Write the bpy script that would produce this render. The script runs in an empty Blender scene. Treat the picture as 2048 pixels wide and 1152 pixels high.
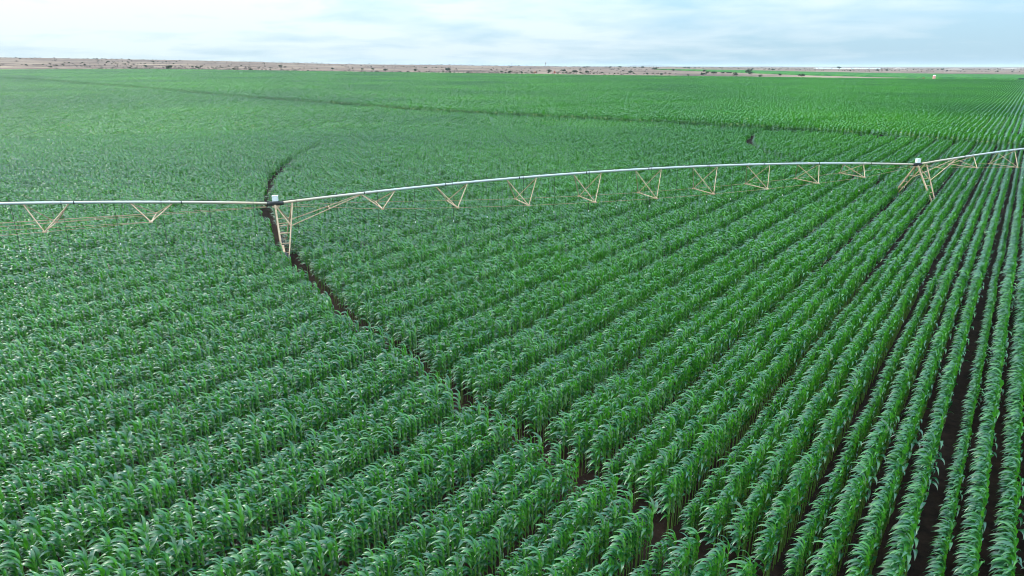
import bpy, math, random
import numpy as np
R = math.radians
rng = np.random.default_rng(7)
random.seed(7)

# ------------------------------------------------------------------ camera, sky, sun
sc = bpy.context.scene
CAM_H = 13.6
cd = bpy.data.cameras.new("camera"); cam = bpy.data.objects.new("camera", cd)
sc.collection.objects.link(cam); sc.camera = cam
cam.location = (0, 0, CAM_H); cam.rotation_euler = (R(90 - 17.56), 0, 0)
cd.sensor_width = 36; cd.lens = 24.61; cd.clip_start = 0.1; cd.clip_end = 60000

SUN_AZ, SUN_EL = -62, 42            # degrees from +Y (view direction), negative = left
world = bpy.data.worlds.new("World"); sc.world = world; world.use_nodes = True
nt = world.node_tree; N = nt.nodes; Lk = nt.links; N.clear()
out = N.new("ShaderNodeOutputWorld"); bg = N.new("ShaderNodeBackground")
sky = N.new("ShaderNodeTexSky"); sky.sky_type = 'NISHITA'; sky.sun_disc = False
sky.sun_elevation = R(SUN_EL); sky.sun_rotation = R(SUN_AZ)
sky.air_density = 1.0; sky.dust_density = 0.6; sky.ozone_density = 1.5
def nd(kind, **kw):
    n = N.new(kind)
    for k, v in kw.items(): setattr(n, k, v)
    return n
tc = nd("ShaderNodeTexCoord"); sep = nd("ShaderNodeSeparateXYZ"); Lk.new(tc.outputs["Generated"], sep.inputs[0])
def math_(op, a, b=None, c=None, clamp=False):
    m = nd("ShaderNodeMath", operation=op); m.use_clamp = clamp
    for i, v in enumerate((a, b, c)):
        if v is None: continue
        if isinstance(v, (int, float)): m.inputs[i].default_value = v
        else: Lk.new(v, m.inputs[i])
    return m.outputs[0]
# cloud deck: direction projected on a plane overhead
zz = math_('ADD', math_('MAXIMUM', sep.outputs[2], 0.0), 0.11)
px = math_('DIVIDE', sep.outputs[0], zz); py = math_('DIVIDE', sep.outputs[1], zz)
comb = nd("ShaderNodeCombineXYZ"); Lk.new(px, comb.inputs[0]); Lk.new(py, comb.inputs[1])
n1 = nd("ShaderNodeTexNoise"); n1.inputs["Scale"].default_value = 1.25; n1.inputs["Detail"].default_value = 7
n1.inputs["Roughness"].default_value = 0.55; n1.inputs["Distortion"].default_value = 0.25
Lk.new(comb.outputs[0], n1.inputs["Vector"])
n2 = nd("ShaderNodeTexNoise"); n2.inputs["Scale"].default_value = 0.22; n2.inputs["Detail"].default_value = 3
Lk.new(comb.outputs[0], n2.inputs["Vector"])
cov = math_('ADD', math_('MULTIPLY', n1.outputs[0], 0.62), math_('MULTIPLY', n2.outputs[0], 0.5))
cov = math_('ADD', cov, math_('MULTIPLY', sep.outputs[0], -0.22))      # thicker and brighter cloud towards the sun side
cov = math_('MULTIPLY', math_('SUBTRACT', cov, 0.41), 4.4, clamp=True)
ctop = nd("ShaderNodeMix", data_type='RGBA')
Lk.new(math_('MULTIPLY_ADD', sep.outputs[0], -0.75, 0.45, clamp=True), ctop.inputs["Factor"])
ctop.inputs["A"].default_value = (4.3, 5.15, 5.6, 1); ctop.inputs["B"].default_value = (5.5, 6.15, 6.35, 1)
mx = nd("ShaderNodeMix", data_type='RGBA')
Lk.new(math_('MULTIPLY', cov, 0.9), mx.inputs["Factor"])
tint = nd("ShaderNodeMix", data_type='RGBA'); tint.inputs["Factor"].default_value = 0.86
Lk.new(sky.outputs[0], tint.inputs["A"]); tint.inputs["B"].default_value = (2.5, 4.0, 5.1, 1)   # high thin overcast veil
Lk.new(tint.outputs["Result"], mx.inputs["A"]); Lk.new(ctop.outputs["Result"], mx.inputs["B"])
zen = nd("ShaderNodeVectorMath", operation='SCALE'); Lk.new(mx.outputs["Result"], zen.inputs[0])     # an overcast sky is brighter overhead than at the horizon
Lk.new(math_('MULTIPLY_ADD', math_('MAXIMUM', sep.outputs[2], 0.0), 2.7, 0.80), zen.inputs["Scale"])
Lk.new(zen.outputs[0], bg.inputs[0]); bg.inputs[1].default_value = 0.136
Lk.new(bg.outputs[0], out.inputs[0])

sl = bpy.data.lights.new("sun", 'SUN'); so = bpy.data.objects.new("sun", sl); sc.collection.objects.link(so)
sl.energy = 1.5; sl.angle = R(16); sl.color = (1.0, 0.95, 0.88)
so.rotation_euler = (R(90 - SUN_EL), 0, R(180 - SUN_AZ)); so.location = (0, 0, 60)
sc.view_settings.view_transform = 'Standard'; sc.view_settings.look = 'None'
sc.view_settings.exposure = 0.55; sc.view_settings.gamma = 1.0
sc.cycles.filter_width = 1.0; sc.cycles.max_bounces = 6; sc.cycles.diffuse_bounces = 2; sc.cycles.use_denoising = True; sc.cycles.glossy_bounces = 2
sc.cycles.transmission_bounces = 4; sc.cycles.volume_bounces = 0; sc.cycles.sample_clamp_indirect = 6

# ------------------------------------------------------------------ helpers
def link(o): sc.collection.objects.link(o); return o
def tag(o, label=None, cat=None, group=None, kind=None):
    if label: o["label"] = label
    if cat: o["category"] = cat
    if group: o["group"] = group
    if kind: o["kind"] = kind
    return o
def mesh_obj(name, V, F, mat, parent=None, smooth=False):
    me = bpy.data.meshes.new(name); me.from_pydata([tuple(map(float, v)) for v in V], [], F); me.update()
    if mat: me.materials.append(mat)
    if smooth: me.polygons.foreach_set("use_smooth", [True] * len(me.polygons))
    o = bpy.data.objects.new(name, me); link(o)
    if parent: o.parent = parent
    return o
def empty(name, loc):
    o = bpy.data.objects.new(name, None); o.location = loc; o.empty_display_size = .3; return link(o)
class MB:
    def __init__(s): s.V = []; s.F = []
    def add(s, V, F):
        b = len(s.V); s.V += [tuple(v) for v in V]; s.F += [tuple(b + i for i in f) for f in F]
    def tube(s, P, r, n=8, caps=True):
        P = [np.array(p, float) for p in P]; b = len(s.V)
        for i, p in enumerate(P):
            t = P[min(i + 1, len(P) - 1)] - P[max(i - 1, 0)]; t /= np.linalg.norm(t)
            up = np.array((0, 0, 1.)) if abs(t[2]) < .9 else np.array((1., 0, 0))
            u = np.cross(up, t); u /= np.linalg.norm(u); v = np.cross(t, u)
            rr = r[i] if isinstance(r, (list, tuple)) else r
            for k in range(n):
                a = 2 * math.pi * (k + .5) / n; s.V.append(tuple(p + rr * (math.cos(a) * u + math.sin(a) * v)))
        for i in range(len(P) - 1):
            for k in range(n):
                a = b + i * n + k; c = b + i * n + (k + 1) % n
                s.F.append((a, c, c + n, a + n))
        if caps:
            s.F.append(tuple(b + k for k in reversed(range(n)))); s.F.append(tuple(b + (len(P) - 1) * n + k for k in range(n)))
        return s
    def bar(s, p, q, w): return s.tube([p, q], w * .7071, 4)
    def box(s, c, sx, sy, sz, rot=0):
        ca, sa = math.cos(rot), math.sin(rot); V = []
        for z in (-1, 1):
            for x, y in ((-1, -1), (1, -1), (1, 1), (-1, 1)):
                X, Y = x * sx / 2, y * sy / 2; V.append((c[0] + X * ca - Y * sa, c[1] + X * sa + Y * ca, c[2] + z * sz / 2))
        s.add(V, [(3, 2, 1, 0), (4, 5, 6, 7), (0, 1, 5, 4), (1, 2, 6, 5), (2, 3, 7, 6), (3, 0, 4, 7)]); return s
    def build(s, name, mat, parent=None, smooth=False): return mesh_obj(name, s.V, s.F, mat, parent, smooth)

def new_mat(name):
    m = bpy.data.materials.new(name); m.use_nodes = True
    return m, m.node_tree.nodes, m.node_tree.links, m.node_tree.nodes["Principled BSDF"]
def rgba(c): return (c[0], c[1], c[2], 1)
def noise_mat(name, c1, c2, scale=3, rough=.7, metallic=0, detail=6, bump=0, coord="Object", lo=.35, hi=.65, spec=.5):
    m, n, l, b = new_mat(name)
    t = n.new("ShaderNodeTexCoord"); z = n.new("ShaderNodeTexNoise"); z.inputs["Scale"].default_value = scale; z.inputs["Detail"].default_value = detail
    l.new(t.outputs[coord], z.inputs["Vector"])
    r = n.new("ShaderNodeValToRGB"); r.color_ramp.elements[0].position = lo; r.color_ramp.elements[1].position = hi
    r.color_ramp.elements[0].color = rgba(c1); r.color_ramp.elements[1].color = rgba(c2)
    l.new(z.outputs[0], r.inputs[0]); l.new(r.outputs[0], b.inputs["Base Color"])
    b.inputs["Roughness"].default_value = rough; b.inputs["Metallic"].default_value = metallic
    b.inputs["Specular IOR Level"].default_value = spec
    if bump:
        bp = n.new("ShaderNodeBump"); bp.inputs["Strength"].default_value = bump; l.new(z.outputs[0], bp.inputs["Height"]); l.new(bp.outputs[0], b.inputs["Normal"])
    return m

# ------------------------------------------------------------------ terrain
AZ = [-180, -60, -34.9, -23, -12.4, 0, 14.4, 25, 36, 180]; WT = [1.05, 1.05, 1, .83, .55, .38, .2, .06, 0, 0]
HR = [0] + list(range(150, 801, 50)) + [1150, 1500, 2000, 2500, 60000]; HA = [0] + [49 * ((q - 150) / 2350) ** 1.3 for q in range(150, 801, 50)] + [15.2, 21.5, 30.5, 38, 38]
def hgt(x, y):
    x = np.asarray(x, float); y = np.asarray(y, float)
    r = np.hypot(x, y); w = np.interp(np.degrees(np.arctan2(x, y)), AZ, WT)
    return w * np.interp(r, HR, HA)
EDGE = [(-479.7, 599.0), (-447.6, 641.0), (-396.5, 751.4), (-321.9, 786.6), (-186.7, 844.4), (0.0, 828.8), (94.0, 781.0), (197.0, 766.3), (299.4, 729.3), (400.3, 691.2), (467.5, 666.6), (510.8, 634.0)]
e_az = [math.degrees(math.atan2(x, y)) for x, y in EDGE]; e_r = [math.hypot(x, y) for x, y in EDGE]
def field_r(az): return np.interp(az, e_az, e_r)

# soil inside the field, dry grass outside, one sheet
def ground_mesh():
    azs = np.concatenate([np.arange(-180, -56, 4), np.arange(-56, 56, .5), np.arange(56, 180, 4)])
    rs = np.concatenate([[4, 10, 20, 40, 70, 100, 130, 160], np.arange(200, 1300, 45), np.geomspace(1320, 30000, 60)])
    V = [(0, 0, 0)]; F = []
    a = np.radians(azs); n = len(azs)
    for r in rs:
        X = r * np.sin(a); Y = r * np.cos(a); Z = hgt(X, Y)
        if r > 1000: Z = Z + (np.sin(X / 170 + Y / 410) * np.cos(Y / 260 - X / 500)) * min(1.2, (r - 1000) / 1500)
        V += list(zip(X, Y, Z))
    F += [(0, 1 + (k + 1) % n, 1 + k) for k in range(n)]
    for i in range(len(rs) - 1):
        for k in range(n):
            p = 1 + i * n + k; q = 1 + i * n + (k + 1) % n
            F.append((p, q, q + n, p + n))
    return V, F
def ground_material():
    m, n, l, b = new_mat("dry_ground")
    g = n.new("ShaderNodeNewGeometry")
    def noise(scale, detail=6, rough=.6, stretch=None):
        z = n.new("ShaderNodeTexNoise"); z.inputs["Scale"].default_value = scale; z.inputs["Detail"].default_value = detail; z.inputs["Roughness"].default_value = rough
        if stretch:
            mp = n.new("ShaderNodeMapping"); mp.inputs["Scale"].default_value = stretch; l.new(g.outputs["Position"], mp.inputs[0]); l.new(mp.outputs[0], z.inputs["Vector"])
        else: l.new(g.outputs["Position"], z.inputs["Vector"])
        return z.outputs[0]
    def ramp(v, cols):
        r = n.new("ShaderNodeValToRGB"); r.color_ramp.elements.remove(r.color_ramp.elements[0])
        r.color_ramp.elements[0].position = cols[0][0]; r.color_ramp.elements[0].color = rgba(cols[0][1])
        for p, c in cols[1:]:
            e = r.color_ramp.elements.new(p); e.color = rgba(c)
        l.new(v, r.inputs[0]); return r.outputs[0]
    dry = ramp(noise(.006, 8, .62, (1, 2.6, 1)), [(.36, (.085, .062, .060)), (.44, (.14, .098, .082)), (.52, (.21, .15, .118)), (.62, (.33, .25, .185))])
    fine = ramp(noise(.08, 7, .7), [(.38, (.62, .6, .6)), (.6, (1.05, 1.02, 1.0))])
    mu = n.new("ShaderNodeMix"); mu.data_type = 'RGBA'; mu.blend_type = 'MULTIPLY'; mu.inputs["Factor"].default_value = 1
    l.new(dry, mu.inputs["A"]); l.new(fine, mu.inputs["B"])
    soil = ramp(noise(1.6, 8, .7), [(.35, (.009, .006, .005)), (.65, (.030, .018, .013))])
    # distance from the field's middle decides soil or dry grass
    ln = n.new("ShaderNodeVectorMath"); ln.operation = 'LENGTH'; l.new(g.outputs["Position"], ln.inputs[0])
    gt = n.new("ShaderNodeMath"); gt.operation = 'GREATER_THAN'; gt.inputs[1].default_value = 700; l.new(ln.outputs["Value"], gt.inputs[0])
    mx = n.new("ShaderNodeMix"); mx.data_type = 'RGBA'; l.new(gt.outputs[0], mx.inputs["Factor"])
    l.new(soil, mx.inputs["A"]); l.new(mu.outputs["Result"], mx.inputs["B"])
    l.new(mx.outputs["Result"], b.inputs["Base Color"]); b.inputs["Roughness"].default_value = .95; b.inputs["Specular IOR Level"].default_value = .1
    bp = n.new("ShaderNodeBump"); bp.inputs["Strength"].default_value = .6; bp.inputs["Distance"].default_value = .05
    l.new(noise(6, 6, .7), bp.inputs["Height"]); l.new(bp.outputs[0], b.inputs["Normal"])
    return m
V, F = ground_mesh()
tag(mesh_obj("ground", V, F, ground_material(), smooth=True), "dark soil under the maize and dry pinkish grassland beyond it", kind="structure")

# distant blue hills on the horizon
def hills():
    V = []; F = []; n = 90
    for i in range(n + 1):
        az = R(-2 + 24 * i / n); r = 16000
        e = math.sin(math.pi * i / n) ** .6
        h = e * (26 + 14 * math.sin(i * .17) + 7 * math.sin(i * .41 + 1) + 3 * math.sin(i * 1.1)) + 3
        x, y = math.sin(az), math.cos(az)
        V += [(x * r, y * r, -2), (x * (r + 500), y * (r + 500), h), (x * (r + 1600), y * (r + 1600), -2)]
    for i in range(n):
        for k in range(2):
            a = i * 3 + k; F.append((a, a + 3, a + 4, a + 1))
    return V, F
V, F = hills()
tag(mesh_obj("hills", V, F, noise_mat("hill_scrub", (.10, .12, .12), (.16, .16, .15), .002, .95, coord="Object"), smooth=True), "faint blue hills on the horizon", kind="structure")

# ------------------------------------------------------------------ maize
def leaf_material(name, dark, light, far=False):
    m, n, l, b = new_mat(name)
    g = n.new("ShaderNodeNewGeometry"); at = n.new("ShaderNodeAttribute"); at.attribute_name = "tone"
    z = n.new("ShaderNodeTexNoise"); z.inputs["Scale"].default_value = .018; z.inputs["Detail"].default_value = 5; l.new(g.outputs["Position"], z.inputs["Vector"])
    ad = n.new("ShaderNodeMath"); ad.operation = 'MULTIPLY_ADD'; l.new(z.outputs[0], ad.inputs[0]); ad.inputs[1].default_value = 1.2
    z2 = n.new("ShaderNodeTexNoise"); z2.inputs["Scale"].default_value = .0065; z2.inputs["Detail"].default_value = 3; l.new(g.outputs["Position"], z2.inputs["Vector"])
    a3 = n.new("ShaderNodeMath"); a3.operation = 'MULTIPLY_ADD'; l.new(z2.outputs[0], a3.inputs[0]); a3.inputs[1].default_value = .8; a3.inputs[2].default_value = -1.0; l.new(a3.outputs[0], ad.inputs[2])
    a2 = n.new("ShaderNodeMath"); a2.operation = 'ADD'; l.new(ad.outputs[0], a2.inputs[0]); l.new(at.outputs["Fac"], a2.inputs[1])
    rp = n.new("ShaderNodeValToRGB"); rp.color_ramp.elements[0].color = rgba(dark); rp.color_ramp.elements[1].position = .62; rp.color_ramp.elements[1].color = rgba(light)
    e_ = rp.color_ramp.elements.new(.86); e_.color = (.13, .29, .03, 1); e_ = rp.color_ramp.elements.new(1.0); e_.color = (.34, .32, .09, 1)
    sc_ = n.new("ShaderNodeMath"); sc_.operation = 'MULTIPLY'; sc_.inputs[1].default_value = .62; l.new(a2.outputs[0], sc_.inputs[0]); l.new(sc_.outputs[0], rp.inputs[0])
    l.new(rp.outputs[0], b.inputs["Base Color"])
    b.inputs["Roughness"].default_value = .36; b.inputs["Specular IOR Level"].default_value = .8
    b.inputs["Coat Weight"].default_value = .4; b.inputs["Coat Roughness"].default_value = .27
    tr = n.new("ShaderNodeBsdfTranslucent"); 
    tm = n.new("ShaderNodeMix"); tm.data_type = 'RGBA'; tm.blend_type = 'MULTIPLY'; tm.inputs["Factor"].default_value = 1
    l.new(rp.outputs[0], tm.inputs["A"]); tm.inputs["B"].default_value = (1.9, 2.2, .55, 1); l.new(tm.outputs["Result"], tr.inputs["Color"])
    ms = n.new("ShaderNodeMixShader"); ms.inputs[0].default_value = .24
    o = n["Material Output"]; l.new(b.outputs[0], ms.inputs[1]); l.new(tr.outputs[0], ms.inputs[2]); l.new(ms.outputs[0], o.inputs[0])
    return m
M_leaf = leaf_material("maize_leaf", (.010, .088, .032), (.078, .285, .016))
M_stalk = noise_mat("maize_stalk", (.09, .20, .03), (.15, .27, .05), 4, .6)

WIND = np.array((-1.0, -.22, 0.)); WIND /= np.linalg.norm(WIND)
UP = np.array((0, 0, 1.))
def leaf_pts(base, az, elev, length, width, nseg, rnd, droop=1.0, wind=1.0, fold=True):
    """one arching blade: centre line bends down and with the wind, V-folded across"""
    d = np.array((math.cos(az) * math.cos(elev), math.sin(az) * math.cos(elev), math.sin(elev)))
    ds = length / nseg; p = np.array(base, float); C = [p.copy()]; D = [d.copy()]
    for i in range(nseg):
        u = (i + .5) / nseg
        d = d + ds * ((-UP) * (.7 + 5.8 * u) * droop + WIND * (1.3 + 2.3 * u) * wind)
        d /= np.linalg.norm(d); p = p + d * ds; C.append(p.copy()); D.append(d.copy())
    V = []; prev = None
    for i, (c, t) in enumerate(zip(C, D)):
        u = i / nseg
        w = width * (.42 + 1.9 * u) if u < .3 else width * max(.02, (1 - ((u - .3) / .7) ** 1.7))
        s = np.cross(t, UP)
        if np.linalg.norm(s) < .15: s = prev if prev is not None else np.cross(t, np.array((1., 0, 0)))
        s = s / np.linalg.norm(s)
        if prev is not None and s @ prev < 0: s = -s
        prev = s; nrm = np.cross(s, t); nrm = nrm if nrm[2] > 0 else -nrm
        tw = rnd * .5 * u
        sv = s * math.cos(tw) + nrm * math.sin(tw)
        if fold: V += [c - sv * w / 2 + nrm * w * .16, c, c + sv * w / 2 + nrm * w * .16]
        else: V += [c - sv * w / 2, c + sv * w / 2]
    k = 3 if fold else 2; F = []
    for i in range(nseg):
        for j in range(k - 1):
            a = i * k + j; F.append((a, a + 1, a + k + 1, a + k))
    return V, F
def plant_data(rs, nleaf, nseg, wmul=1.0, fold=True, h=1.55, zmin=.38):
    V = []; F = []; T = []
    a0 = rs.uniform(0, math.pi)
    for i in range(nleaf):
        u = i / (nleaf - 1)
        z = h * (zmin + (1 - zmin) * u ** .85)
        az = a0 + (i % 2) * math.pi + rs.normal(0, .35)
        q = np.array((math.cos(az), math.sin(az))) + WIND[:2] * .6; az = math.atan2(q[1], q[0])      # the wind has swung the blades round
        elev = R(62 + 16 * u + rs.normal(0, 7))
        L = (.64 - .2 * abs(u - .55)) * rs.uniform(.85, 1.15) * (h / 1.55) ** .5
        if u > .85: L *= .8; elev = R(80 + rs.normal(0, 5))
        v, f = leaf_pts((0, 0, z), az, elev, L, .116 * wmul * rs.uniform(.85, 1.15) * (1 if u < .85 else .75), nseg, rs.normal(0, 1), rs.uniform(.7, 1.3), rs.uniform(.6, 1.4), fold)
        b = len(V); V += v; F += [tuple(b + q for q in ff) for ff in f]
        tone = min(.8, max(0, .15 + .25 * u + rs.normal(0, .2)))
        for g_ in range(nseg + 1):                       # fresh yellow-green towards the sheath, bluer along the blade, pale midrib
            tt = tone + .8 * max(0, 1 - g_ / nseg * 2.2) - .12
            T += [tt, tt + .2, tt] if fold else [tt, tt]
        if rs.random() < .004: T[-len(v):] = [1.6] * len(v)          # the odd yellowed blade
    return V, F, T
def tone_attr(me, T):
    a = me.attributes.new("tone", 'FLOAT', 'POINT'); a.data.foreach_set("value", np.array(T, np.float32))
def stalk_data(h=1.6):
    m = MB(); m.tube([(0, 0, -.02), (0, 0, h * .55), (0, 0, h)], [.015, .013, .006], 5, False); return m.V, m.F
def raw_mesh(name, V, F, T, mats, fm=None):
    me = bpy.data.meshes.new(name); me.from_pydata([tuple(map(float, v)) for v in V], [], F); me.update()
    for m in mats: me.materials.append(m)
    if fm is not None: me.polygons.foreach_set("material_index", fm)
    me.polygons.foreach_set("use_smooth", [True] * len(me.polygons)); tone_attr(me, T); return me

protos = bpy.data.collections.new("maize_prototypes")     # never linked to the scene: only instanced
def proto(name, parts):
    V = []; F = []; T = []; fm = []
    for v, f, t, mi in parts:
        b = len(V); V += list(v); F += [tuple(b + q for q in ff) for ff in f]; T += list(t); fm += [mi] * len(f)
    o = bpy.data.objects.new(name, raw_mesh(name, V, F, T, [M_leaf, M_stalk], fm)); protos.objects.link(o); return o
NEAR, MID, FAR = 24, 14, 8
near_fol = []; near_stk = []
rs = np.random.default_rng(11)
for i in range(NEAR):
    h = rs.uniform(1.46, 1.66); v, f, t = plant_data(rs, 11, 8, 1.0, True, h)
    sv, sf = stalk_data(h + .05)
    proto("a_near_%02d" % i, [(v, f, t, 0), (sv, sf, [.5] * len(sv), 1)])
    near_fol.append(raw_mesh("foliage", v, f, t, [M_leaf])); near_stk.append(raw_mesh("stalk", sv, sf, [.5] * len(sv), [M_stalk]))
rowd = np.array((math.sin(R(35.66)), math.cos(R(35.66)))); rown = np.array((math.cos(R(35.66)), -math.sin(R(35.66))))
SP = .76; GAP = .18
def seg_parts(rs, length, rows, nleaf, nseg, wmul, hs=None, skip=0.0, zmin=.4, add=0.0):
    parts = []
    for q in range(rows):
        n = int(length / GAP)
        for k in range(n):
            if rs.random() < skip: continue
            hh = (hs[q] if hs else 1.0)
            v, f, t = plant_data(rs, nleaf, nseg, wmul, False, rs.uniform(1.36, 1.76) * hh, zmin)
            off = rowd * (-length / 2 + (k + .5) * GAP + rs.normal(0, .03)) + rown * ((q - (rows - 1) / 2) * SP + rs.normal(0, .03))
            v = [(a[0] + off[0], a[1] + off[1], a[2]) for a in v]
            parts.append((v, f, [q_ + add for q_ in t], 0))
    return parts
for i in range(MID): proto("b_mid_%02d" % i, seg_parts(rs, 1.0, 1, 9, 5, 1.15, zmin=.42))
for i in range(FAR): proto("c_far_%02d" % i, seg_parts(rs, 4.0, 4, 6, 3, 1.8, [.88, 1, 1, 1], .25, .5))
for i in range(6): proto("d_tall_%02d" % i, seg_parts(rs, 1.0, 1, 10, 5, 1.2, zmin=.3, add=.03))
for i in range(FAR): proto("e_farther_%02d" % i, seg_parts(rs, 4.0, 4, 6, 3, 1.8, [.9, 1, 1, 1], .25, .5, .03))
IDX_MID, IDX_FAR = NEAR, NEAR + MID
IDX_TALL, IDX_FTALL = IDX_FAR + FAR, IDX_FAR + FAR + 6

LANE = np.array([(-750.1, 774.3), (-327.5, 467.4), (-294.4, 445.3), (-267.6, 427.7), (-242.0, 402.3), (-219.1, 382.8), (-183.6, 355.9), (-150.9, 323.6), (-116.2, 288.7), (-85.0, 260.3), (-51.7, 230.7), (-24.3, 203.5), (-3.1, 187.6), (15.3, 174.0), (38, 158), (48, 150.2), (54.7, 143.9), (65.3, 134.8), (74.0, 125.0), (82.8, 110.1), (101, 84), (160, 0)])
def lane_dist(P):
    d = np.full(len(P), 1e9)
    for a, b in zip(LANE[:-1], LANE[1:]):
        ab = b - a; t = np.clip(((P - a) @ ab) / (ab @ ab), 0, 1); d = np.minimum(d, np.linalg.norm(P - (a + t[:, None] * ab), axis=1))
    return d
def beyond(P):                                              # on the far side of the lane the crop stands taller
    best = np.full(len(P), 1e9); side = np.zeros(len(P), bool)
    for a, b in zip(LANE[:-1], LANE[1:]):
        ab = b - a; t = np.clip(((P - a) @ ab) / (ab @ ab), 0, 1); d = np.linalg.norm(P - (a + t[:, None] * ab), axis=1)
        cr_ = ab[0] * (P[:, 1] - a[1]) - ab[1] * (P[:, 0] - a[0]); k = d < best; side = np.where(k, cr_ > 0, side); best = np.minimum(best, d)
    return side
C1, R1 = np.array((115.7, 113.35)), 146.8
C2, R2 = np.array((108.8, 103.7)), 70.3
def wob(P): return .12 * np.sin(P[:, 0] * .9) + .1 * np.sin(P[:, 1] * 1.7 + 1)
def carve(P, w1=None, w2=.42, wl=2.0):
    ld = lane_dist(P)
    if w1 is None: w1 = np.interp(np.hypot(P[:, 0], P[:, 1]), [15, 22, 30, 48], [.42, .50, .54, .52])
    k = np.abs(np.linalg.norm(P - C1, axis=1) - R1 + wob(P)) > w1
    k &= np.abs(np.linalg.norm(P - C2, axis=1) - R2 + wob(P)) > w2
    return k & (ld > wl)
def in_view(P, az=41, back=3):
    # a little wider than the photograph's wedge, from a few metres behind the camera
    a = np.degrees(np.arctan2(P[:, 0], P[:, 1] + back + 4)); return (np.abs(a) < az) & (P[:, 1] > 6)
Q0 = .18                                                     # a short row runs at this offset, and every fourth after it
def grid(step_u, step_q, q_off, rmin, rmax, jitter=0):
    us = np.arange(-200, rmax + 50, step_u); qs = np.arange(math.floor(-(rmax + 20) / step_q), math.ceil((rmax + 20) / step_q)) 
    U, Q = np.meshgrid(us, qs); U = U.ravel(); Q = Q.ravel()
    qv = Q * step_q + q_off
    P = U[:, None] * rowd + qv[:, None] * rown
    r = np.hypot(P[:, 0], P[:, 1]); k = (r >= rmin) & (r < rmax) & in_view(P)
    return P[k], Q[k].astype(int), U[k]
# near: one instance per plant
RN, RM = 48., 150.
allP = []; allI = []; allS = []; allZ = []; allT = []
P, Q, U = grid(GAP, SP, Q0, 0, RN)
short = (Q % 4) == 0
P = P + rowd * rng.normal(0, .035, len(P))[:, None] + rown * (rng.normal(0, .018, len(P)) + np.where(Q == 0, .10, np.where(short, .03, 0)))[:, None]
k = carve(P) & (rng.random(len(P)) > np.where(short, .08, .04)); P, short = P[k], short[k]
def patchy(P): return np.sin(P[:, 0] * .31 + P[:, 1] * .12) * np.sin(P[:, 1] * .23 - P[:, 0] * .07 + 1.3) + .5 * np.sin(P[:, 0] * .9 + P[:, 1] * .7)
S = np.where(short, .79, 1.0) * rng.normal(1.0, .06, len(P)) * (1 + .05 * patchy(P))
I = rng.integers(0, NEAR, len(P)); T = rng.normal(0, .32, len(P))
# the 300 plants that show largest: those in the picture nearest to the camera
th = R(17.56); zc = P[:, 1] * math.cos(th) + (CAM_H - 1.2) * math.sin(th)
u = .5 + (P[:, 0] / zc) * 24.61 / 36; vv = .5 + ((CAM_H - 1.5) * math.cos(th) - P[:, 1] * math.sin(th)) / zc * 24.61 / 36 * 16 / 9
vis = (u > .0) & (u < 1.0) & (vv < .985)
order = np.argsort(np.where(vis, zc, 1e9) - 0.0 * S)[:300]
chosen = np.zeros(len(P), bool); chosen[order] = True
for i in order:
    o = empty("maize_plant", (P[i, 0], P[i, 1], 0)); o.scale = (S[i],) * 3; o.rotation_euler = (0, 0, T[i])
    tag(o, "arching green maize plant in the closest stretch of rows along the bottom edge", "maize plant", "maize plants in the closest rows")
    for nm, me in (("foliage", near_fol[I[i]]), ("stalk", near_stk[I[i]])):
        c = bpy.data.objects.new(nm, me); link(c); c.parent = o
k = ~chosen
allP.append(P[k]); allI.append(I[k]); allS.append(S[k]); allT.append(T[k])
# mid: one instance per metre of row
P, Q, U = grid(1.0, SP, Q0, RN, RM); short = (Q % 4) == 0
def add_mid(P, short):
    P = P + rown * (rng.normal(0, .03, len(P)) + np.where(short, .04, 0))[:, None]
    k = carve(P, np.where(np.hypot(P[:, 0], P[:, 1]) < 110, .62, .45), np.where((P[:, 1] > 92) & (P[:, 0] < 70), .75, .4), 1.5); P, sh = P[k], short[k]; bt = beyond(P)
    allP.append(P); allI.append(np.where(bt, IDX_TALL + rng.integers(0, 6, len(P)), IDX_MID + rng.integers(0, MID, len(P)))); allS.append(np.where(bt & (P[:, 0] < -60), 1.22, np.where(bt, 1.34, 1.0)) * np.where(sh, np.where(bt, .9, .74), 1.0) * rng.normal(1.0, .05, len(P)) * (1 + .035 * patchy(P))); allT.append(np.zeros(len(P)))
add_mid(P, short)
# far: patches of four rows by four metres; close to the lane still metre by metre
P, Q, U = grid(4.0, SP * 4, Q0 + 1.5 * SP, RM, 900)
P = P + rowd * np.random.default_rng(3).uniform(0, 4, 4000)[Q + 2000][:, None] + rowd * rng.normal(0, .25, len(P))[:, None]                  # staggered, so that no cross lines form
az = np.degrees(np.arctan2(P[:, 0], P[:, 1])); k = np.hypot(P[:, 0], P[:, 1]) < field_r(az) + 3 * np.sin(P[:, 0] * .05); P = P[k]
ld = lane_dist(P); rr = np.hypot(P[:, 0], P[:, 1])
cc = (np.abs(np.linalg.norm(P - C2, axis=1) - R2) < 3) | (np.abs(np.linalg.norm(P - C1, axis=1) - R1) < 3)
nl = (ld < 5) | (cc & (rr < 260))
far = P[~nl]
allP.append(far); bt = beyond(far); allI.append(np.where(bt, IDX_FTALL, IDX_FAR) + rng.integers(0, FAR, len(far))); allS.append(np.where(bt, 1.27, 1.0) * rng.normal(1.0, .035, len(far)) * (1 + .03 * patchy(far * .3))); allT.append(np.zeros(len(far)))
near_lane = P[nl]
PP = []; SH = []
for q in range(4):
    for a in range(4):
        PP.append(near_lane + rown * (q - 1.5) * SP + rowd * (a - 1.5)); SH.append(np.full(len(near_lane), q == 0))
add_mid(np.concatenate(PP), np.concatenate(SH))
P = np.concatenate(allP); I = np.concatenate(allI); S = np.concatenate(allS); T = np.concatenate(allT)
Z = hgt(P[:, 0], P[:, 1])
print("maize instances", len(P), "individual plants", chosen.sum())
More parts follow.
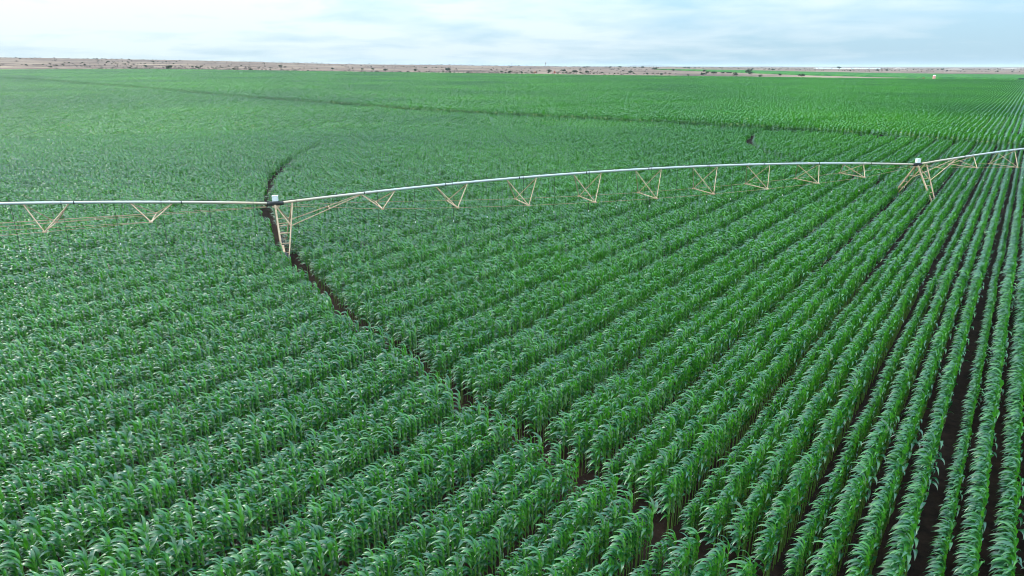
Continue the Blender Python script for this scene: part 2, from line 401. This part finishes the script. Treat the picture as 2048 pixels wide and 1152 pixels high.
me = bpy.data.meshes.new("maize_field"); me.vertices.add(len(P)); me.vertices.foreach_set("co", np.c_[P, Z].astype(np.float32).ravel())
for nm, ty, val in (("idx", 'INT', I.astype(np.int32)), ("siz", 'FLOAT', S.astype(np.float32)), ("rot", 'FLOAT', T.astype(np.float32))):
    a = me.attributes.new(nm, ty, 'POINT'); a.data.foreach_set("value", val)
field = link(bpy.data.objects.new("maize_field", me))
tag(field, "dense rows of green maize filling the field all the way back", kind="stuff")
def instancer(name, coll):
    g = bpy.data.node_groups.new(name, 'GeometryNodeTree')
    g.interface.new_socket("Geometry", in_out='INPUT', socket_type='NodeSocketGeometry'); g.interface.new_socket("Geometry", in_out='OUTPUT', socket_type='NodeSocketGeometry')
    n = g.nodes; l = g.links
    gi = n.new("NodeGroupInput"); go = n.new("NodeGroupOutput"); ip = n.new("GeometryNodeInstanceOnPoints")
    ci = n.new("GeometryNodeCollectionInfo"); ci.inputs["Collection"].default_value = coll; ci.inputs["Separate Children"].default_value = True; ci.inputs["Reset Children"].default_value = True
    def attr(nm, ty):
        a = n.new("GeometryNodeInputNamedAttribute"); a.data_type = ty; a.inputs["Name"].default_value = nm; return a.outputs["Attribute"]
    cx = n.new("ShaderNodeCombineXYZ"); l.new(attr("rot", 'FLOAT'), cx.inputs[2])
    l.new(gi.outputs[0], ip.inputs["Points"]); l.new(ci.outputs[0], ip.inputs["Instance"]); ip.inputs["Pick Instance"].default_value = True
    l.new(attr("idx", 'INT'), ip.inputs["Instance Index"]); l.new(cx.outputs[0], ip.inputs["Rotation"]); l.new(attr("siz", 'FLOAT'), ip.inputs["Scale"])
    l.new(ip.outputs[0], go.inputs[0]); return g
field.modifiers.new("rows", 'NODES').node_group = instancer("maize_rows", protos)

# the next maize field, beyond the dry strip: canopy surface
def second_field():
    lo = [(340.3, 1745.3), (380.6, 1483.6), (396.2, 1218.9), (423.9, 1033.5), (463.5, 920.6), (482.1, 832.7), (548.7, 782.5), (640, 735)]
    hi = [(342, 1760), (434.8, 1696.2), (516.7, 1661.6), (590.4, 1441.9), (682.9, 1210.5), (784.3, 1121.0), (831.7, 1034.8), (900, 960)]
    def res(L, n):
        L = np.array(L); d = np.r_[0, np.cumsum(np.linalg.norm(np.diff(L, axis=0), axis=1))]; t = np.linspace(0, d[-1], n)
        return np.c_[np.interp(t, d, L[:, 0]), np.interp(t, d, L[:, 1])]
    n, m = 420, 90; a = res(lo, n); b = res(hi, n); V = []; F = []
    for j in range(m + 1):
        t = j / m; P = a * (1 - t) + b * t; z = hgt(P[:, 0], P[:, 1]) + 1.75 + rng.normal(0, .13, n)
        if j in (0, m): z = z - 1.95
        V += list(zip(P[:, 0], P[:, 1], z))
    for j in range(m):
        for i in range(n - 1): F.append((j * n + i, j * n + i + 1, (j + 1) * n + i + 1, (j + 1) * n + i))
    return V, F
V, F = second_field()
M_canopy = noise_mat("far_maize_canopy", (.018, .085, .022), (.05, .17, .03), .08, .9, bump=.3, spec=.1)
tag(mesh_obj("maize_field", V, F, M_canopy), "second green maize field beyond the dry strip on the right", kind="stuff")

# ------------------------------------------------------------------ centre pivot irrigator
def pipe_material():
    m, n, l, b = new_mat("galvanised_pipe")
    t = n.new("ShaderNodeTexCoord"); z = n.new("ShaderNodeTexNoise"); z.inputs["Scale"].default_value = .35; z.inputs["Detail"].default_value = 6; l.new(t.outputs["Object"], z.inputs[0])
    at = n.new("ShaderNodeAttribute"); at.attribute_name = "tone"
    ad = n.new("ShaderNodeMath"); ad.operation = 'MULTIPLY_ADD'; ad.use_clamp = True; l.new(z.outputs[0], ad.inputs[0]); ad.inputs[1].default_value = .9; 
    a2 = n.new("ShaderNodeMath"); a2.operation = 'ADD'; a2.inputs[1].default_value = -.45; l.new(at.outputs["Fac"], a2.inputs[0]); l.new(a2.outputs[0], ad.inputs[2])
    mx = n.new("ShaderNodeMix"); mx.data_type = 'RGBA'; l.new(ad.outputs[0], mx.inputs["Factor"]); mx.inputs["A"].default_value = (.50, .515, .53, 1); mx.inputs["B"].default_value = (.55, .43, .31, 1)
    l.new(mx.outputs["Result"], b.inputs["Base Color"]); b.inputs["Metallic"].default_value = .15; b.inputs["Roughness"].default_value = .45
    return m
M_pipe = pipe_material()
M_steel = noise_mat("rust_dusted_steel", (.42, .27, .165), (.57, .42, .29), 3.5, .6, .1)
M_rod = noise_mat("rusty_rod", (.34, .20, .12), (.50, .34, .22), 1.5, .7)
M_black = noise_mat("black_rubber", (.012, .012, .014), (.03, .03, .03), 5, .6)
M_box = noise_mat("white_enamel", (.74, .77, .80), (.82, .84, .86), 3, .4)
M_white = noise_mat("white_plastic", (.75, .75, .73), (.82, .82, .8), 3, .4)
p1 = np.array((-17.06, 49.86)); p2 = np.array((40.75, 70.90)); SPAN = float(np.linalg.norm(p2 - p1)); dv = (p2 - p1) / SPAN
nv = np.array((-dv[1], dv[0]))             # away from the camera
ZP = 4.2
root = empty("centre_pivot_irrigator", (p1[0], p1[1], 0))
tag(root, "long trussed irrigation pipe on wheeled towers spanning the maize field", "irrigation machine")
O = np.array((p1[0], p1[1], 0))
def W(s, off, z):                           # s metres along the machine from tower one, off metres across, height
    q = p1 + dv * s + nv * off; return np.array((q[0], q[1], z)) - O
def para(u): return 4 * u * (1 - u)
def make_span(s0, camber, sag, stations, z0=ZP, z1=ZP, strut=True):
    zp = lambda u: z0 + (z1 - z0) * u + camber * para(u)
    zr = lambda u: z0 + (z1 - z0) * u - .12 - sag * para(u)
    n = 48; mb = MB(); mb.tube([W(s0 + SPAN * i / n, 0, zp(i / n)) for i in range(n + 1)], .092, 12)
    o = mb.build("span_pipe", M_pipe, root, True)
    tone = np.clip(1.15 - np.minimum(np.arange(n + 1) / n, 1 - np.arange(n + 1) / n) * 7, 0, 1)
    tone_attr(o.data, np.repeat(tone, 12))
    fl = MB()                               # bolted pipe joints and dark cable clamps
    for i in range(1, 9):
        u = i / 9; fl.tube([W(s0 + SPAN * u - .03, 0, zp(u)), W(s0 + SPAN * u + .03, 0, zp(u))], .132, 10)
    fl.build("flange", M_pipe, o); tone_attr(o.children[0].data, [.3] * len(fl.V))
    cb = MB(); cb.tube([W(s0 + SPAN * i / n, .10, zp(i / n) + .12) for i in range(n + 1)], .014, 5)
    for i in range(1, 10):
        u = i / 10 + .006 * math.sin(i * 7); cb.tube([W(s0 + SPAN * u - .035, 0, zp(u)), W(s0 + SPAN * u + .035, 0, zp(u))], .104, 8)
    cb.build("cable", M_black, o)
    for sgn in (-1, 1):
        pts = [W(s0 + .6, sgn * .15, zp(0) - .2)] + [W(s0 + SPAN * u, sgn * 1.55, zr(u)) for u in stations] + [W(s0 + SPAN - .6, sgn * .15, zp(1) - .2)]
        MB().tube(pts, .014, 5).build("truss_rod", M_rod, root)
    for u in stations:
        t = MB(); hw = .0205
        A = W(s0 + SPAN * (u - hw), 0, zp(u - hw) - .1); B = W(s0 + SPAN * (u + hw), 0, zp(u + hw) - .1)
        for sgn in (-1, 1):
            Nn = W(s0 + SPAN * u, sgn * 1.55, zr(u)); t.bar(A, Nn, .052).bar(B, Nn, .052); t.box(Nn, .22, .12, .1, math.atan2(dv[1], dv[0]))
        t.bar(W(s0 + SPAN * u, -1.55, zr(u)), W(s0 + SPAN * u, 1.55, zr(u)), .055)
        t.build("truss", M_steel, root)
    ns = 21
    for i in range(ns):                     # gooseneck, drop hose and sprinkler head
        u = (i + .5) / ns; s = s0 + SPAN * u; sd = 1 if i % 2 else -1; z = zp(u)
        zl = 2.1
        h = MB(); h.tube([W(s, 0, z + .09), W(s, sd * .04, z + .22), W(s, sd * .14, z + .27), W(s, sd * .22, z + .18), W(s, sd * .24, z), W(s, sd * .26, (z + zl) / 2), W(s, sd * .24, zl)], .014, 5)
        ho = h.build("drop_hose", M_black, root)
        k = MB(); k.tube([W(s, sd * .24, zl), W(s, sd * .24, zl - .04), W(s, sd * .24, zl - .12), W(s, sd * .24, zl - .15)], [.012, .03, .03, .015], 8); k.build("sprinkler_head", M_white, ho)
def make_tower(s0, strut_to=None, zs=None):
    T0 = empty("drive_tower", (0, 0, 0)); T0.parent = root; T0.location = tuple(W(s0, 0, 0))
    base = W(s0, 0, 0)
    def L(a, off, z): return W(s0 + a, off, z) - base
    zt = ZP - .1
    for sgn in (-1, 1):
        b1 = L(.12, sgn * 2.45, .55); b2 = L(.5, sgn * 2.45, .55); t1 = L(0.0, sgn * .12, zt); t2 = L(1.2, sgn * .10, zt + .05)
        MB().bar(t1, b1, .115).build("leg", M_steel, T0); MB().bar(t2, b2, .08).build("leg", M_steel, T0)
        for w in (.34, .52, .70, .86):
            a = t1 * (1 - w) + b1 * w; b = t2 * (1 - w) + b2 * w
            MB().bar(a, b, .055).build("rung", M_steel, T0)
        c = t2 * .60 + b2 * .40
        MB().bar(t1, c, .06).build("brace", M_steel, T0)
        if strut_to: MB().bar(c, L(strut_to, sgn * .1, zs - .1), .058).build("strut", M_steel, T0)
        if strut_to and sgn < 0:
            e1 = c * .45 + L(strut_to, -.1, zs - .1) * .55; c2 = t2 * .6 + L(.5, 2.45, .55) * .4; e2 = c2 * .45 + L(strut_to, .1, zs - .1) * .55
            MB().bar(e1, e2, .05).build("strut_tie", M_steel, T0)
        wc = L(.3, sgn * 2.3, .55)
        ax = np.array((dv[0], dv[1], 0)); pr = [(.28, -.13), (.50, -.15), (.55, -.10), (.57, 0), (.55, .10), (.50, .15), (.28, .13)]
        def ring(pr, nm, mat, par):
            V = []; F = []; n = 24; m = len(pr); nn = np.array((nv[0], nv[1], 0))
            for i in range(n):
                a = 2 * math.pi * i / n
                for r_, x in pr: V.append(wc + ax * x + (math.cos(a) * nn + math.sin(a) * UP) * r_)
            for i in range(n):
                for j in range(m - 1): F.append((i * m + j, i * m + j + 1, ((i + 1) % n) * m + j + 1, ((i + 1) % n) * m + j))
            return mesh_obj(nm, V, F, mat, par)
        ring(pr, "tyre", M_black, T0); ring([(.0, -.05), (.29, -.11), (.29, .11), (.0, .05)], "rim", M_steel, T0)
    MB().bar(L(.3, -2.3, .62), L(.3, 2.3, .62), .14).build("base_beam", M_steel, T0)
    MB().tube([L(-.55, 0, ZP), L(-.2, 0, ZP + .01), L(.3, 0, ZP + .01), L(.6, 0, ZP)], [.14, .17, .17, .13], 10).build("pipe_joint", M_black, T0)
    MB().box(L(.05, 0, ZP - .2), .5, .35, .12, math.atan2(dv[1], dv[0])).build("joint_bracket", M_steel, T0)
    bx = MB().box(L(.05, 0, ZP + .36), .38, .32, .36, .15); bx.box(L(.05, 0, ZP + .556), .42, .36, .03, .15)
    bx.build("control_box", M_box, T0)
ST = [.121, .214, .309, .404, .498, .591, .684, .777, .866]
make_span(0, 1.03, 1.15, ST)
make_span(-SPAN, 1.35, .75, [1 - .129, 1 - .229, 1 - .33, .57, .47, .37, .27, .17])
make_span(SPAN, 1.35, .85, [.105, .202, .3, .4, .5, .6, .7, .8, .9])
make_tower(0, .099 * SPAN, ZP + 1.03 * para(.099)); make_tower(SPAN, .085 * SPAN, ZP + 1.35 * para(.085)); make_tower(-SPAN, .09 * SPAN, ZP + 1.35 * para(.09))
# the pivot point itself, off the right edge
pe = empty("pivot_point", (0, 0, 0)); pe.parent = root; pe.location = tuple(W(2 * SPAN, 0, 0)); b0 = W(2 * SPAN, 0, 0)
MB().tube([W(2 * SPAN, 0, .1) - b0, W(2 * SPAN, 0, ZP + .2) - b0], .13, 12).build("riser_pipe", M_pipe, pe); tone_attr(pe.children[0].data, [.3] * 24)
for a, b in ((-1, -1), (-1, 1), (1, -1), (1, 1)): MB().bar(W(2 * SPAN + a * 1.4, b * 1.4, .1) - b0, W(2 * SPAN + a * .2, b * .2, ZP - .3) - b0, .1).build("leg", M_steel, pe)
MB().box(W(2 * SPAN, 0, .06) - b0, 4, 4, .2, math.atan2(dv[1], dv[0])).build("concrete_pad", noise_mat("concrete", (.3, .29, .27), (.4, .39, .36), 2), pe)

# ------------------------------------------------------------------ scrub on the dry plain
M_scrub = noise_mat("thornbush_leaf", (.018, .036, .018), (.045, .07, .035), .8, .8, spec=.2)
M_scrub_dry = noise_mat("dry_bush_twig", (.15, .12, .10), (.24, .20, .17), .8, .9, spec=.2)
M_bark = noise_mat("grey_bark", (.10, .08, .065), (.18, .15, .12), 3, .9)
def crown_mesh(rs, flat, mat, nm="crown", dens=420):
    V = []; F = []; lobes = [(rs.normal(0, .2, 2), rs.uniform(.25, .62), rs.uniform(.2, .36)) for _ in range(7)]
    for i in range(dens):
        c, zc_, r = lobes[rs.integers(len(lobes))]; d = rs.normal(0, 1, 3); d /= np.linalg.norm(d); rr = r * rs.uniform(.5, 1) ** .4
        p = np.array((c[0], c[1], zc_)) + d * rr * np.array((1, 1, flat))
        if p[2] < .06: p[2] = .06 + rs.uniform(0, .1)
        a = rs.normal(0, 1, 3); a /= np.linalg.norm(a); b = np.cross(a, rs.normal(0, 1, 3)); b /= np.linalg.norm(b); s = rs.uniform(.03, .075)
        k = len(V); V += [p + a * s, p + b * s, p - a * s, p - b * s * .8]; F.append((k, k + 1, k + 2, k + 3))
    me = bpy.data.meshes.new(nm); me.from_pydata([tuple(map(float, v)) for v in V], [], F); me.materials.append(mat); return me
def trunk_mesh(rs):
    m = MB(); m.tube([(0, 0, -.05), (.02, .01, .2), (.0, .0, .42)], [.035, .028, .018], 6)
    for k in range(5):
        a = rs.uniform(0, 6.28); m.tube([(0, 0, .12 + .04 * k), (.2 * math.cos(a), .2 * math.sin(a), .42 + .04 * k)], [.018, .006], 5)
    me = bpy.data.meshes.new("trunk"); me.from_pydata([tuple(map(float, v)) for v in m.V], [], m.F); me.materials.append(M_bark); return me
rs = np.random.default_rng(5)
crowns = [crown_mesh(rs, f_, M_scrub) for f_ in (.8, .6, .9, .7, .55)]; dry_crowns = [crown_mesh(rs, .7, M_scrub_dry, dens=150) for _ in range(3)]
trunks = [trunk_mesh(rs) for _ in range(3)]
def bush(x, y, h, wide, label, group, name="thorn_bush", cat="bush", dry=False):
    o = empty(name, (x, y, float(hgt(x, y)) - .02)); h *= 1.35 if y < 1500 else 1.0; wide = min(wide, 1.3); o.scale = (h * wide, h * wide, h); o.rotation_euler = (0, 0, random.uniform(0, 6.28))
    tag(o, label, cat, group)
    c = link(bpy.data.objects.new("crown", random.choice(dry_crowns if dry else crowns))); c.parent = o
    t = link(bpy.data.objects.new("trunk", random.choice(trunks))); t.parent = o
BUSH = [(-483.2, 969.1, 3.0, ''), (-424.0, 906.9, 4.0, 'dark'), (-400.5, 935.6, 3.2, ''), (-446.2, 1023.6, 2.4, ''), (-453.6, 1070.8, 2.2, ''), (-531.0, 844.4, 2.4, ''), (-634.5, 993.0, 2, ''), (-643.0, 1052.5, 2, ''), (-604.7, 1146.9, 2.8, ''), (-761.4, 1386.9, 3, ''), (-721.6, 1380.8, 3, ''), (-732.9, 1502.2, 4.1, ''), (-754.1, 1604.1, 3.3, ''), (-213.0, 1127.5, 3.4, ''), (-236.7, 1160.8, 2.6, ''), (-271.7, 1249.5, 2.2, ''), (-368.6, 1793.4, 3, ''), (-181.8, 1053.4, 3.2, ''), (-143.7, 1085.5, 3.3, ''), (-178.6, 1524.4, 4.2, ''), (-160.3, 1548.1, 3.2, ''), (-98.8, 1122.7, 5, 'mid'), (-57.8, 973.5, 2.6, ''), (-281.4, 1149.7, 3.3, ''), (-382.6, 1210.5, 4.1, ''), (-363.7, 1175.7, 2.6, ''), (-427.0, 1269.5, 2, ''), (-461.5, 1253.2, 2, ''), (-3.8, 1862.6, 5.1, ''), (61.0, 1191.2, 4.3, ''), (54.9, 1087.2, 2.4, ''), (84.9, 1207.7, 4.6, ''), (95.7, 1336.1, 3, ''), (91.5, 1063.8, 4.2, ''), (105.4, 1029.0, 3.8, ''), (126.2, 1359.9, 3, ''), (42.8, 1696.0, 2.6, ''), (-3.6, 1051.1, 3, ''), (-14.3, 1043.8, 2.3, ''), (302, 1560, 7.5, 'tree'), (172.5, 1065.4, 4, ''), (139.6, 933.0, 1.8, ''), (183.3, 989.8, 2.4, ''), (195.9, 958.9, 3, ''), (316.3, 1435.3, 4.2, ''), (203.9, 1352.2, 2.2, ''), (247.3, 947.2, 4.6, ''), (347.7, 1326.5, 4, ''), (303.1, 1137.8, 3.4, ''), (287.6, 1042.0, 4.4, ''), (332.1, 1155.0, 3.4, ''), (342.6, 1161.2, 2.6, ''), (217.4, 900.8, 2.2, ''), (392.0, 1212.5, 6.2, 'pair'), (283.6, 930.2, 4.0, ''), (349.7, 1075.2, 3.7, ''), (296.2, 873.2, 2.6, ''), (368.5, 1005.7, 3, ''), (366.2, 924.7, 4.2, ''), (346.5, 1163.6, 2.6, ''), (368.0, 1874.8, 6.4, ''), (604.4, 1846.4, 5.0, ''), (684.3, 1922.3, 6.5, ''), (539.0, 2240.9, 6, ''), (566.7, 2272.2, 6, ''), (1381.4, 3093.8, 15.0, 'far'), (976.9, 1961.3, 6, ''), (1012.2, 1978.1, 6, ''), (1556.8, 2657.4, 9.0, 'right'), (1503.5, 2624.6, 6, ''), (1536.9, 2645.1, 6, ''), (625.8, 2654.8, 8, ''), (399.7, 2247.9, 7, ''), (361.4, 2174.1, 7, ''), (212.3, 2064.1, 6.5, ''), (201.1, 2050.5, 6.5, ''), (322.8, 2183.7, 8, ''), (277.1, 2075.0, 6.4, '')]
LB = {'dark': "dark rounded bush on the pale strip at the far left field edge", 'mid': "widest dark bush standing on the plain just left of the wind pump", 'tree': "tall dark green tree standing where the second field's tip begins",
      'pair': "spreading dark tree against the second green field", 'far': "broad grey-green tree standing alone in front of the long white tunnels", 'right': "solitary dark tree on the pale sandy plain behind the pink tank"}
GB = "thorn bushes scattered over the dry plain"
for x, y, h, k_ in BUSH:
    if k_ in LB: bush(x, y, h, 1.25, LB[k_], GB, "thorn_tree" if k_ in ('tree', 'pair', 'far', 'right') else "thorn_bush", "tree" if k_ in ('tree', 'pair', 'far', 'right') else "bush")
    else: bush(x, y, h, random.uniform(1.1, 1.7), "small dark green thorn bush scattered on the dry plain behind the maize", GB)
for i in range(150):
    az = random.uniform(-34, 17); r = random.uniform(float(field_r(az)) + 12, 1700) if random.random() < .75 else random.uniform(1500, 2300)
    x, y = r * math.sin(R(az)), r * math.cos(R(az))
    if x > 250 and y > 700 + 0 * x and az > 11 and r > 960: continue
    bush(x, y, random.uniform(1.3, 3.0), random.uniform(1.2, 1.9), "low greyish dry bush scattered on the dry plain behind the maize", "dry bushes scattered over the plain", "dry_bush", "bush", True)
# far scrub that nobody could count
scr = bpy.data.collections.new("scrub_prototypes")
for i, me_ in enumerate(dry_crowns + crowns[:3]): scr.objects.link(bpy.data.objects.new("d_%d" % i, me_))
n = 9000; az = rng.uniform(-42, 42, n); r = 950 + 5200 * rng.random(n) ** 1.6
X = r * np.sin(np.radians(az)); Y = r * np.cos(np.radians(az))
belt = np.sin(r / 120 + X / 400) + .8 * np.sin(r / 47 - X / 230) + .7 * np.sin(X / 90 + Y / 150)
k = (belt > .25) & ~((az > 10.5) & (r < 1900)) & (r > field_r(az) + 60)
X, Y, r = X[k], Y[k], r[k]; n = len(X); Z = hgt(X, Y) + np.where(r > 1000, (np.sin(X / 170 + Y / 410) * np.cos(Y / 260 - X / 500)) * np.minimum(1.2, (r - 1000) / 1500), 0)
me = bpy.data.meshes.new("scrubland"); me.vertices.add(n); me.vertices.foreach_set("co", np.c_[X, Y, Z].astype(np.float32).ravel())
for nm, ty, val in (("idx", 'INT', rng.choice([0, 1, 2, 0, 1, 2, 0, 1, 2, 3, 4], n).astype(np.int32)), ("siz", 'FLOAT', (rng.uniform(1.2, 3.4, n) * np.where(r > 2000, 1.5, 1)).astype(np.float32)), ("rot", 'FLOAT', rng.uniform(0, 6.28, n).astype(np.float32))):
    a = me.attributes.new(nm, ty, 'POINT'); a.data.foreach_set("value", val)
so_ = link(bpy.data.objects.new("scrub_vegetation", me)); tag(so_, "belts of low grey-brown scrub across the far plain", kind="stuff")
so_.modifiers.new("scrub", 'NODES').node_group = instancer("scrub_scatter", scr)

# ------------------------------------------------------------------ small far things
def G(x, y): return float(hgt(x, y))
# pink tank with white domed top
x, y = 432.0, 748.0; t = empty("water_tank", (x, y, G(x, y))); tag(t, "pink round water tank with a white domed top at the field's far edge", "water tank")
MB().tube([(0, 0, 0), (0, 0, 4.2)], 1.35, 20).build("tank_wall", noise_mat("pink_paint", (.62, .27, .25), (.70, .36, .33), 2, .6), t)
MB().tube([(0, 0, 4.2), (0, 0, 4.45), (0, 0, 4.8), (0, 0, 4.95)], [1.42, 1.42, .95, .15], 20).build("tank_roof", M_white, t)
x, y = 446, 790; c = MB(); c.box((0, 0, .5), 1.6, 1.2, 1.0); c.box((0, 0, 1.05), 1.8, 1.4, .1)
o = c.build("pump_box", noise_mat("brown_paint", (.25, .08, .05), (.32, .12, .08), 2)); o.location = (418, 742, G(418, 742) + 1.4); tag(o, "small red-brown box at the field edge just left of the pink tank", "pump box")
# dark green covered trailer at the far right edge of the field
x, y = 497.0, 708.0; t = empty("covered_trailer", (x, y, G(x, y) + 1.2)); tag(t, "long low dark green load standing in the far right maize", "trailer")
MB().box((0, 0, .95), 10.5, 2.2, 1.0, -.25).build("cover", noise_mat("green_tarpaulin", (.008, .05, .035), (.015, .08, .055), 1.5), t)
MB().box((0, 0, .3), 10.2, 1.9, .28, -.25).build("chassis", M_black, t)
# wind pump on the skyline
x, y = 90.4, 1980.0; t = empty("wind_pump", (x, y, G(x, y))); tag(t, "thin wind pump tower with a round rotor on the skyline", "wind pump")
for a, b in ((-1, -1), (-1, 1), (1, -1), (1, 1)): MB().bar((a * 1.6, b * 1.6, -.2), (a * .2, b * .2, 10.5), .4).build("leg", M_bark, t)
cr = MB()
for z in (2.5, 5, 7.5):
    w = 1.6 - 1.4 * z / 10.5
    for a, b, c_, d_ in ((-1, -1, 1, -1), (1, -1, 1, 1), (1, 1, -1, 1), (-1, 1, -1, -1)): cr.bar((a * w, b * w, z), (c_ * w, d_ * w, z), .14)
cr.build("cross_brace", M_bark, t)
rt = MB()
for i in range(16):
    a = i * math.pi / 8; b = a + .22
    rt.add([(.4 * math.cos(a), -.6, 11.5 + .4 * math.sin(a)), (2.1 * math.cos(a), -.6, 11.5 + 2.1 * math.sin(a)), (2.1 * math.cos(b), -.45, 11.5 + 2.1 * math.sin(b)), (.4 * math.cos(b), -.5, 11.5 + .4 * math.sin(b)),
            (.4 * math.cos(a), -.56, 11.5 + .4 * math.sin(a)), (2.1 * math.cos(a), -.56, 11.5 + 2.1 * math.sin(a)), (2.1 * math.cos(b), -.41, 11.5 + 2.1 * math.sin(b)), (.4 * math.cos(b), -.46, 11.5 + .4 * math.sin(b))],
           [(0, 1, 2, 3), (7, 6, 5, 4), (0, 4, 5, 1), (1, 5, 6, 2), (2, 6, 7, 3), (3, 7, 4, 0)])
rt.build("rotor", M_bark, t); MB().box((0, 1.4, 11.5), .08, 2.2, 1.0).build("tail_vane", M_bark, t)
# red earth mounds
def mound(x, y, rad, h, mat, name, label, cat):
    V = []; F = []; n = 20; m = 7; rr = np.random.default_rng(int(abs(x)))
    for j in range(m + 1):
        t_ = j / m
        for i in range(n):
            a = 2 * math.pi * i / n; r_ = rad * (1 - t_) * (1 + .15 * math.sin(3 * a + rad) + rr.normal(0, .04)); V.append((r_ * math.cos(a), r_ * math.sin(a), h * (1 - (1 - t_) ** 1.6) - .05 + (rr.normal(0, .03 * h) if 0 < j < m else 0)))
    for j in range(m):
        for i in range(n): F.append((j * n + i, j * n + (i + 1) % n, (j + 1) * n + (i + 1) % n, (j + 1) * n + i))
    o = mesh_obj(name, V, F, mat, smooth=True); o.location = (x, y, G(x, y)); tag(o, label, cat); return o
M_red = noise_mat("red_earth", (.22, .05, .03), (.34, .10, .06), .8, .95)
M_sand = noise_mat("pale_sand", (.27, .21, .18), (.38, .31, .27), .3, .95)
mound(60.7, 1046, 1.7, 3.4, M_red, "termite_mound", "steep dark red termite mound beyond the middle of the field", "termite mound")
mound(33.0, 1051, 2.4, 2.0, M_red, "earth_mound", "low rounded red earth heap left of the steep red mound", "earth mound")
mound(1849, 3509, 34, 7, M_sand, "sand_heap", "large pale pink sand heap near the right horizon", "sand heap")
mound(1990, 3300, 40, 3.5, M_sand, "sand_heap", "lower pale sand heap right of the largest one", "sand heap")
mound(2790, 4100, 50, 5, M_sand, "sand_heap", "wide pale sand heap near the right edge of the horizon", "sand heap")
# long white greenhouse tunnels
t = MB(); A = np.array((1430.9, 3464.4)); B = np.array((1960.0, 3900.)); L_ = np.linalg.norm(B - A); d_ = (B - A) / L_; n_ = np.array((-d_[1], d_[0]))
for i in range(9):
    a = A + d_ * L_ * i / 9; b = A + d_ * (L_ * (i + 1) / 9 - 6); V = []
    for p in (a, b):
        for k_ in range(9):
            ang = math.pi * k_ / 8; q = p + n_ * math.cos(ang) * 6; V.append((q[0], q[1], 4.2 * math.sin(ang)))
    g = mesh_obj("greenhouse_tunnel", [(v[0] - a[0], v[1] - a[1], v[2]) for v in V], [(k_, k_ + 1, k_ + 10, k_ + 9) for k_ in range(8)] + [tuple(range(8, -1, -1)), tuple(range(9, 18))], M_white, smooth=False)
    g.location = (a[0], a[1], G(*a)); tag(g, "long white plastic tunnel in the bright line below the right horizon", "greenhouse", "white tunnels below the right horizon")
# poles of a power line along the skyline
poles = [(-2.0, 2250.0), (58.0, 2150.0), (-95, 2330), (-190, 2400), (-300, 2380), (-420, 2340)]
poles.sort()
for i, (x, y) in enumerate(poles):
    t = empty("power_pole", (x, y, G(x, y))); tag(t, "thin wooden power pole on the skyline left of the wind pump", "power pole", "power poles along the skyline")
    MB().tube([(0, 0, 0), (0, 0, 10)], [.2, .14], 8).build("pole", M_bark, t); MB().box((0, 0, 9.4), 2.4, .15, .15, .3).build("crossarm", M_bark, t)

# ------------------------------------------------------------------ haze
hz = MB().box((0, 11000, 33), 42000, 42000, 76)
m = bpy.data.materials.new("haze_air"); m.use_nodes = True; m.node_tree.nodes.clear()
vo = m.node_tree.nodes.new("ShaderNodeVolumePrincipled"); oo = m.node_tree.nodes.new("ShaderNodeOutputMaterial"); m.node_tree.links.new(vo.outputs[0], oo.inputs["Volume"])
vo.inputs["Color"].default_value = (.80, .90, .98, 1); vo.inputs["Density"].default_value = 4e-5; vo.inputs["Anisotropy"].default_value = 0
hb = hz.build("haze", m); tag(hb, "thin pale blue haze over the plain", kind="stuff")
